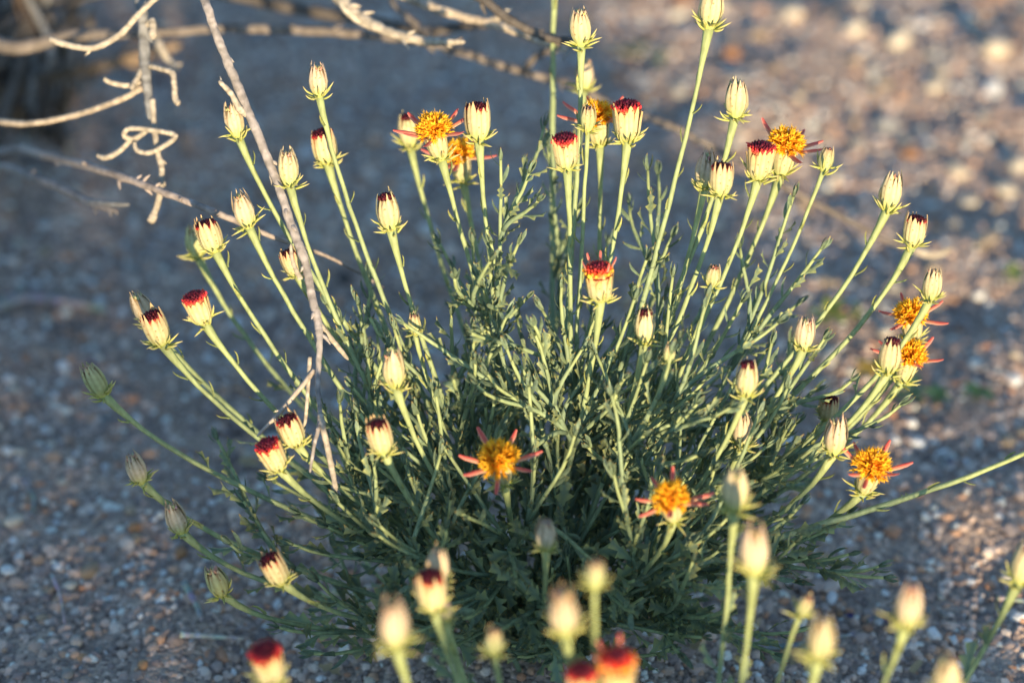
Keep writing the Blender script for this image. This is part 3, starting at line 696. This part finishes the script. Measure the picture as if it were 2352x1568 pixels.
# long branch across the back of the picture
b2 = br('branch', (ORG, 0.00396), [(-40, 82, .19, 0.00343), (180, 80, .18, 0.00277), (350, 76, .17, 0.00244), (520, 66, .165, 0.00224), (700, 70, .16, 0.00224), (880, 84, .16, 0.00211), (1010, 104, .16, 0.00224), (1120, 140, .165, 0.00205), (1200, 165, .17, 0.00191),
   (1300, 192, .175, 0.00172), (1420, 246, .18, 0.00172), (1530, 285, .18, 0.00165), (1640, 338, .18, 0.00145), (1740, 395, .185, 0.00145), (1840, 448, .185, 0.00145), (1960, 512, .19, 0.00145), (2060, 560, .19, 0.00145), (2160, 592, .19, 0.00119)], C_TW, 2, 22)
br('twig', None, [(350, 78, .17, .0024), (375, 120, .165, .0020), (385, 135, .165, .0018), (410, 160, .16, .0014)], C_TWP, 3, 2, b2)
br('twig', None, [(1000, 104, .16, .0022), (960, 60, .165, .0018), (905, 10, .17, .0012), (900, -30, .17, .0010)], C_TW, 4, 2, b2)
br('twig', None, [(2100, 575, .19, .0020), (2150, 585, .19, .0018), (2185, 568, .185, .0012)], C_TWP, 5, 1, b2)
br('twig', None, [(1200, 165, .17, .0020), (1240, 125, .16, .0017), (1300, 110, .15, .0014)], C_TW, 31, 2, b2)
# dark branch higher up
b8 = br('branch', (ORG, .006), [(100, -90, .26, .004), (420, -40, .25, .0035), (640, 12, .24, .0032), (830, 45, .22, .003), (960, 72, .2, .0028), (1060, 62, .2, .0022), (1150, 52, .2, .0016)], C_TWD, 6, 6)
# peeling double-stranded branch
b3 = br('branch', (TOP, 0.00410), [(420, -330, .16, 0.00344), (680, -120, .12, 0.00295), (778, -8, .095, 0.00295), (815, 30, .09, 0.00262), (880, 68, .085, 0.00213), (960, 92, .08, 0.00197), (1010, 96, .08, 0.00164), (1068, 97, .078, 0.00098)], C_TWP, 7, 9)
br('bark_strip', None, [(780, -10, .093, .0016), (800, 28, .09, .0017), (845, 58, .088, .0016), (890, 74, .085, .0014), (920, 90, .083, .0011), (940, 95, .08, .0006)], (.55, .48, .38), 8, 1, b3)
br('twig', None, [(1020, 99, .08, .0014), (1050, 92, .079, .0008), (1062, 86, .078, .0004)], C_TWD, 9, 0, b3)
# two thin ones further right
b4 = br('branch', (TOP, 0.00410), [(560, -300, .18, 0.00279), (850, -60, .13, 0.00230), (955, 2, .12, 0.00213), (1060, 38, .115, 0.00197), (1120, 52, .11, 0.00197), (1210, 82, .11, 0.00164), (1270, 106, .11, 0.00139), (1310, 122, .115, 0.00098)], (.42, .35, .28), 10, 7)
br('twig', None, [(1125, 50, .11, .0018), (1150, 38, .108, .0015), (1162, 22, .107, .0012)], C_TWP, 11, 1, b4)
b4b = br('branch', (TOP, .005), [(700, -330, .15, .0032), (1000, -60, .10, .0024), (1105, -5, .085, .0020), (1165, 42, .08, .0019), (1230, 76, .078, .0018), (1275, 92, .076, .0017), (1318, 92, .075, .0014)], C_TWD, 12, 8)
br('twig', None, [(1318, 92, .075, .0009), (1305, 120, .075, .0006), (1290, 140, .075, .0004)], C_TWG, 13, 0, b4b)
# branch leaning down into the bush, wood greyed to stand for shade
b1 = br('branch', (TOP, 0.00390), [(120, -420, .14, 0.00328), (380, -170, .03, 0.00250), (466, -5, .000, 0.00179), (495, 75, -.003, 0.00179), (525, 150, -.004, 0.00187), (565, 245, -.005, 0.00195), (605, 340, -.006, 0.00187), (640, 430, -.006, 0.00179), (670, 520, -.008, 0.00187), (700, 600, -.01, 0.00179), (716, 680, -.012, 0.00172), (730, 740, -.014, 0.00172), (734, 790, -.016, 0.00140), (730, 880, -.018, 0.00109), (735, 960, -.02, 0.00101), (722, 1020, -.022, 0.00078), (712, 1085, -.022, 0.00055)], (.29, .26, .25), 14, 14)
br('twig', None, [(566, 262, -.005, .0016), (550, 250, -.007, .0014), (530, 215, -.010, .0011), (502, 186, -.012, .0009)], C_TWP, 15, 1, b1)
br('twig', None, [(736, 950, -.02, .0013), (748, 1010, -.022, .0012), (762, 1075, -.022, .0012), (772, 1128, -.022, .0011)], C_TWP, 16, 1, b1)
br('twig', None, [(722, 850, -.016, .0010), (690, 890, -.018, .0009), (640, 950, -.02, .0008), (590, 1002, -.022, .0006)], (.42, .35, .29), 17, 1, b1)
br('twig', None, [(712, 820, -.014, .0009), (707, 900, -.016, .0008), (702, 960, -.016, .0007), (696, 1000, -.016, .0004)], C_TWP, 18, 0, b1)
br('twig', None, [(690, 640, -.012, .0012), (672, 600, -.016, .0009), (668, 560, -.018, .0005)], C_TWP, 19, 0, b1)
br('twig', None, [(730, 740, -.014, .0012), (765, 782, -.008, .0011), (800, 826, -.004, .0008)], C_TWP, 20, 0, b1)
# left-hand hanging branch greyed as if shaded, its curled side twigs painted sunlit pale
b5 = br('branch', (TOP, .004), [(180, -420, .20, .0032), (300, -140, .09, .0028), (322, -5, .07, .0026), (330, 70, .068, .0026), (333, 150, .066, .0025), (340, 215, .064, .0021), (346, 275, .062, .0016)], C_TWG, 21, 4)
br('twig', None, [(350, 228, .062, .0013), (354, 290, .06, .0012), (362, 350, .058, .0013), (372, 390, .057, .0013), (368, 440, .056, .0014), (358, 480, .056, .0014), (345, 512, .055, .0022)], C_TWP, 22, 2, b5)
br('twig', None, [(400, -40, .05, .0012), (345, 8, .055, .0012), (312, 40, .058, .0013), (275, 80, .06, .0014), (215, 110, .06, .0014), (150, 102, .062, .0014), (112, 88, .063, .0011)], C_TWP, 23, 1, b5)
br('twig', None, [(326, 202, .064, .0014), (285, 225, .07, .0014), (220, 250, .08, .0013), (150, 270, .09, .0013), (60, 284, .10, .0013), (-20, 276, .12, .0014)], (.40, .33, .26), 24, 1, b5)
br('twig', None, [(338, 60, .068, .0014), (350, 48, .064, .0015), (352, 80, .062, .0017), (356, 88, .062, .0012)], C_TWP, 25, 0, b5)
br('twig', None, [(345, 152, .064, .0012), (375, 160, .06, .0011), (395, 168, .058, .0013), (400, 195, .057, .0012), (402, 225, .057, .0013), (412, 240, .056, .0012)], C_TWP, 26, 0, b5)
br('twig', None, [(325, 160, .065, .0011), (310, 190, .062, .0012), (300, 205, .061, .0011)], C_TWP, 27, 0, b5)
br('twig', None, [(322, 190, .066, .0011), (290, 196, .063, .0012), (255, 190, .062, .0011), (238, 180, .061, .0010)], C_TWP, 28, 0, b5)
br('twig', None, [(348, 290, .062, .0010), (310, 318, .060, .0012), (285, 312, .058, .0011), (300, 295, .056, .0010), (370, 302, .054, .0011), (402, 312, .053, .0011), (385, 330, .053, .0011), (345, 350, .055, .0011), (315, 345, .057, .0010), (308, 325, .058, .0009)], C_TWP, 29, 0, b5)
br('twig', None, [(300, 322, .06, .0011), (270, 350, .062, .0011), (240, 362, .064, .0012), (222, 355, .066, .0008)], C_TWP, 30, 0, b5)
# lower left rods
b6 = br('branch', (SB+Vector((.005, -.01, .03)), 0.00410), [(-60, 305, .24, 0.00262), (60, 345, .17, 0.00213), (190, 378, .10, 0.00197), (300, 412, .06, 0.00172), (430, 462, .035, 0.00148), (530, 502, .028, 0.00131), (630, 545, .03, 0.00098), (760, 592, .05, 0.00074), (880, 660, .07, 0.00057)], (.31, .26, .24), 32, 10)
b7 = br('branch', (SB+Vector((.01, -.02, .02)), 0.00410), [(-80, 330, .22, 0.00262), (30, 388, .15, 0.00230), (130, 428, .115, 0.00205), (215, 468, .095, 0.00172), (270, 486, .09, 0.00098)], (.25, .22, .21), 33, 7)
br('twig', None, [(205, 462, .095, .0014), (250, 468, .09, .0012), (298, 470, .088, .0007)], C_TWG, 34, 0, b7)
for i, (lst, c) in enumerate([([(-80, 330, .42, .006), (20, 120, .40, .005), (60, -80, .38, .005)], C_TWD), ([(60, 300, .40, .004), (130, 120, .36, .004), (200, -60, .34, .004)], C_TWD), ([(-60, 200, .36, .004), (130, 175, .34, .0035), (320, 130, .32, .003), (420, 100, .31, .002)], (.22, .16, .11)),
      ([(-60, 60, .34, .004), (120, 10, .32, .0035), (300, -40, .3, .003)], C_TW), ([(160, 350, .45, .003), (110, 180, .40, .003), (30, 30, .36, .003)], C_TWG), ([(-40, 150, .32, .004), (80, 40, .30, .003), (190, 90, .29, .0024), (210, 40, .28, .0016)], C_TWD), ([(-30, 300, .3, .003), (55, 120, .3, .003), (90, -30, .3, .003)], C_TWD)]):
    br('branch', (SB+Vector((.01*i, .01, .02+.02*i)), .006), lst, c, 40+i, 4)

for i in range(26):
    rr = random.Random(640+i); x0 = rr.uniform(-150, 160); y0 = rr.uniform(120, 330); x1 = x0+rr.uniform(-160, 330); y1 = y0-rr.uniform(120, 420); d0 = rr.uniform(.30, .46)
    br('branch', (SB+Vector((rr.uniform(-.03, .05), rr.uniform(-.04, .03), .01)), .003), [(x0, y0, d0, .0022), ((x0+x1)/2+rr.uniform(-60, 60), (y0+y1)/2, d0-.02, .0017), (x1, y1, d0-.05, .0010)], rr.choice([C_TWD, C_TWD, (.08, .06, .05), (.17, .12, .08), C_TWG]), 660+i, 3)
# ------------------------------------------------------------------ litter on the ground
def stick(name, lst, r, col, label, seed, cat='stick'):
    pts = []
    for x, y in lst:
        q = ground_at(x, y); q.z = gz(q.x, q.y)+r*1.4+.0015; pts.append(q)
    root = pts[0].copy(); root.z -= r; rr = random.Random(seed); ctrl = [(q, r*(1-.4*i/max(1, len(pts)-1))) for i, q in enumerate(pts)]
    p2, rd = smooth_path(ctrl, 6); mb = MB(); tube(mb, [q-root for q in p2], rd, [tuple(x*rr.uniform(.8, 1.2) for x in col) for _ in p2], 7, .05, .1, rr)
    o = obj(name, mb.mesh(name, M_TWIG)); o.location = root; tag(o, label, cat); return o
stick('dry_stick', [(425, 1355), (450, 1400), (465, 1440)], .0018, (.30, .30, .31), 'short grey stick on the gravel under the low buds', 1)
stick('dry_stick', [(415, 1470), (480, 1474), (560, 1480)], .0013, (.5, .46, .43), 'thin pale straw lying flat on the gravel by the grey stick', 2)
stick('dry_stick', [(1700, 1492), (1780, 1500), (1870, 1488), (1960, 1470)], .0015, C_TWG, 'long grey stick on gravel beneath the plump pale buds', 3)
stick('dry_stick', [(-20, 735), (60, 705), (170, 715), (260, 735)], .0028, (.33, .31, .30), 'weathered grey stick half sunk in shaded gravel', 4)
stick('dry_stick', [(-20, 720), (40, 690), (130, 690), (180, 705)], .0020, (.26, .24, .23), 'thinner grey stick beside the half sunk one', 5)
stick('dry_stick', [(1990, 1440), (2060, 1405), (2105, 1385)], .0012, C_TWG, 'short grey stick behind a pink tipped bud', 6)
stick('dry_stick', [(760, 1370), (860, 1400), (930, 1420)], .0016, C_TWP, 'pale brown stick under the low leafy shoots', 7)
stick('dry_stick', [(2290, 1385), (2340, 1390), (2400, 1400)], .0011, (.30, .33, .30), 'greenish grey straw on the gravel at the open side', 8)
stick('dry_stick', [(50, 1110), (80, 1160), (70, 1200)], .0012, (.24, .28, .25), 'short green grey stalk fallen among cream pebbles', 9)
stick('dry_stick', [(120, 1330), (140, 1380), (150, 1440)], .0008, (.40, .38, .36), 'thin crooked straw near the tan pebbles', 10)
# dry leaves caught round the foot of the bush
M_DRY = plant_mat('dry_leaf', .8, .15, 500, .3)
for i in range(16):
    rr = random.Random(880+i); a = rr.uniform(0, 6.28); d = rr.uniform(.05, .20); x, y = math.cos(a)*d, math.sin(a)*d
    g = LV['toothed' if i % 2 else 'lance'][i % 6]; k = rr.uniform(.8, 1.2)
    o = obj('dry_leaf', mesh('dry_leaf', g[0], g[1], M_DRY, [(.34*k, .25*k, .14*k)]*len(g[0]))); l = rr.uniform(.009, .016)
    o.location = (x, y, gz(x, y)+.004); o.scale = (l*1.2, l, l); o.rotation_euler = (rr.uniform(-.2, .2), rr.uniform(-.3, .3), rr.uniform(0, 6.28))
    tag(o, 'curled dry tan leaf dropped on the gravel round the bush', 'dry leaf', 'dry leaves dropped round the bush')
# seedlings
M_SEED = plant_mat('seedling_leaf', .5, .3, 500, .2)
def seedling(x, y, n, L_, label, seed, col=(.14, .26, .07)):
    rr = random.Random(seed); q = ground_at(x, y); e = empty('seedling', (q.x, q.y, gz(q.x, q.y))); tag(e, label, 'seedling', 'seedlings sprouting from the gravel')
    mb = MB(); tube(mb, [Vector((0, 0, -.002)), Vector((0, 0, .004)), Vector((.0006, 0, L_*.6))], [.0007, .0006, .0005], col, 6); obj('stem', mb.mesh('stem', M_SEED), e)
    for k in range(n):
        a = k*2.4+rr.random(); el = rr.uniform(.2, .8); l = L_*rr.uniform(.7, 1.1); w = l*.24
        d = Vector((math.cos(a)*math.cos(el), math.sin(a)*math.cos(el), math.sin(el))); s = Vector((-math.sin(a), math.cos(a), 0)); u = s.cross(d)*-1
        b = Vector((0, 0, L_*rr.uniform(.2, .6))); v = []; c = []; f = []
        for i in range(6):
            t = i/5; ww = w*math.sin(math.pi*min(.97, t*.9+.08)); p = b+d*l*t-Vector((0, 0, l*.25*t*t)); kk = rr.uniform(.85, 1.2)
            v += [p+s*ww+u*ww*.3, p, p-s*ww+u*ww*.3]; c += [tuple(x_*kk for x_ in col)]*3
        for i in range(5):
            for m in (0, 1): f.append((i*3+m, i*3+m+1, i*3+m+4, i*3+m+3))
        obj('leaf', mesh('leaf', v, f, M_SEED, c), e)
seedling(1455, 135, 6, .014, 'dark green seedling sprouting where sunlit gravel meets shade', 1, (.07, .16, .05))
seedling(1515, 150, 5, .010, 'smaller green seedling next to the dark green one', 2, (.12, .19, .07))
seedling(1900, 740, 6, .012, 'yellow green seedling below the tall cream bud', 3, (.24, .30, .05))
seedling(1965, 735, 5, .009, 'small yellowish seedling close by the yellow green one', 4, (.25, .27, .06))
seedling(2080, 915, 6, .011, 'bluish green seedling under the red rayed blooms', 5, (.10, .20, .10))
seedling(2150, 930, 6, .010, 'green seedling between two bluish ones', 6, (.13, .23, .09))
seedling(2240, 915, 5, .010, 'lone green seedling on the open gravel', 7, (.12, .22, .08))
seedling(2325, 650, 5, .010, 'bright green seedling among large sunlit pebbles', 8, (.22, .30, .07))
seedling(2005, 870, 5, .012, 'withered yellow seedling leaning beside leafy shoots', 9, (.42, .30, .05))
# fallen violet petals
M_VIO = plant_mat('violet_petal', .5, .2, 500, .2)
for i, (x, y) in enumerate([(2180, 1078), (1950, 1432), (2035, 1440), (2085, 1425), (2090, 795), (215, 850)]):
    rr = random.Random(60+i); q = ground_at(x, y); v = []; f = []; L_ = rr.uniform(.004, .006); az = rr.random()*6
    for j in range(5):
        t = j/4; w = L_*.38*math.sin(math.pi*(.1+.8*t))
        for s in (-1, 0, 1): v.append(Matrix.Rotation(az, 3, 'Z') @ Vector((s*w, (t-.5)*L_, .0012+abs(s)*.0012+.0015*t)))
    for j in range(4):
        for s in (0, 1): f.append((j*3+s, j*3+s+1, j*3+s+4, j*3+s+3))
    o = obj('fallen_petal', mesh('fallen_petal', v, f, M_VIO, [(.035, .02, .13)]*len(v))); o.location = (q.x, q.y, gz(q.x, q.y)+.0018)
    tag(o, 'small dark violet petal fallen on the gravel', 'petal', 'violet petals on the gravel')

# ------------------------------------------------------------------ leafy shrubs on the sunward side, whose shade lies over the ground
M_BUSH = plant_mat('olive_shrub_leaf', .5, .2, 60, .3)
def leafy_shrub(loc, rx, ry, h, n, label, seed, lo=.0):
    rr = random.Random(seed); e = empty('leafy_shrub', (loc[0], loc[1], gz(*loc))); tag(e, label, 'shrub', 'leafy shrubs on the sunward side')
    ends = []
    for k in range(14):
        a = rr.uniform(0, 6.28); q = math.sqrt(rr.random()); t = Vector((math.cos(a)*rx*q*.9, math.sin(a)*ry*q*.9, h*rr.uniform(.75, 1.0)*(1-.25*q*q)))
        mb = MB(); pts = bez(Vector((math.cos(a)*.02, math.sin(a)*.02, -.03)), Vector((t.x*.2, t.y*.2, t.z*.4)), Vector((t.x*.8, t.y*.8, t.z*.6)), t, 10)
        tube(mb, pts, [lerp(.010, .002, i/9) for i in range(10)], (.20, .17, .14), 6, 0, .1, rr); obj('branch', mb.mesh('branch', M_TWIG), e)
    mb = MB()
    for i in range(n):
        a = rr.uniform(0, 6.28); qq = math.sqrt(rr.random()); px_, py_ = math.cos(a)*qq, math.sin(a)*qq
        top = h*(1-.10*qq**3)-.01+.045*noise.noise(Vector((px_*rx*9+seed, py_*ry*3, 5)))+.03*noise.noise(Vector((px_*rx*25+seed, py_*ry*6, 2)))
        q = Vector((px_*rx, py_*ry, top*(.12+.88*rr.random()**.75)))
        d = Vector((rr.uniform(-1, 1), rr.uniform(-1, 1), rr.uniform(-.3, 1))).normalized(); u = d.cross(Vector((rr.uniform(-1, 1), rr.uniform(-1, 1), .3))).normalized()
        l = rr.uniform(.016, .030); w = l*.33; k = rr.uniform(.7, 1.3)
        mb.add([q, q+d*l*.5+u*w, q+d*l, q+d*l*.5-u*w], [(0, 1, 2, 3)], [(.11*k, .15*k, .06*k)]*4)
    o = obj('crown', mb.mesh('crown', M_BUSH), e); tag(o, kind='stuff')
def sun_spot(x, D):
    """a point D metres towards the sun from x on the bush's line"""
    return (x+SDIR.x/math.cos(SUN_EL)*D, SDIR.y/math.cos(SUN_EL)*D)
TE = math.tan(SUN_EL)
SHRUBS = [(-.80, 2.3, .36, .30, .22, 9000), (-.42, 2.35, .30, .28, .18, 9000), (.02, 2.25, .17, .24, .105, 6000), (.42, 2.40, .24, .28, .012, 3200), (.90, 2.5, .34, .30, .005, 4200)]
for i, (x, D, rx, ry, s, n) in enumerate(SHRUBS):
    q = sun_spot(x, D)
    leafy_shrub(q, rx, ry, s+D*TE, n, ['tall dense olive shrub farthest from the open gravel', 'dense olive shrub next to the tallest one', 'middle olive shrub of the sunward row', 'low olive shrub in the sunward row', 'last olive shrub of the row on the open side'][i], 100+i)
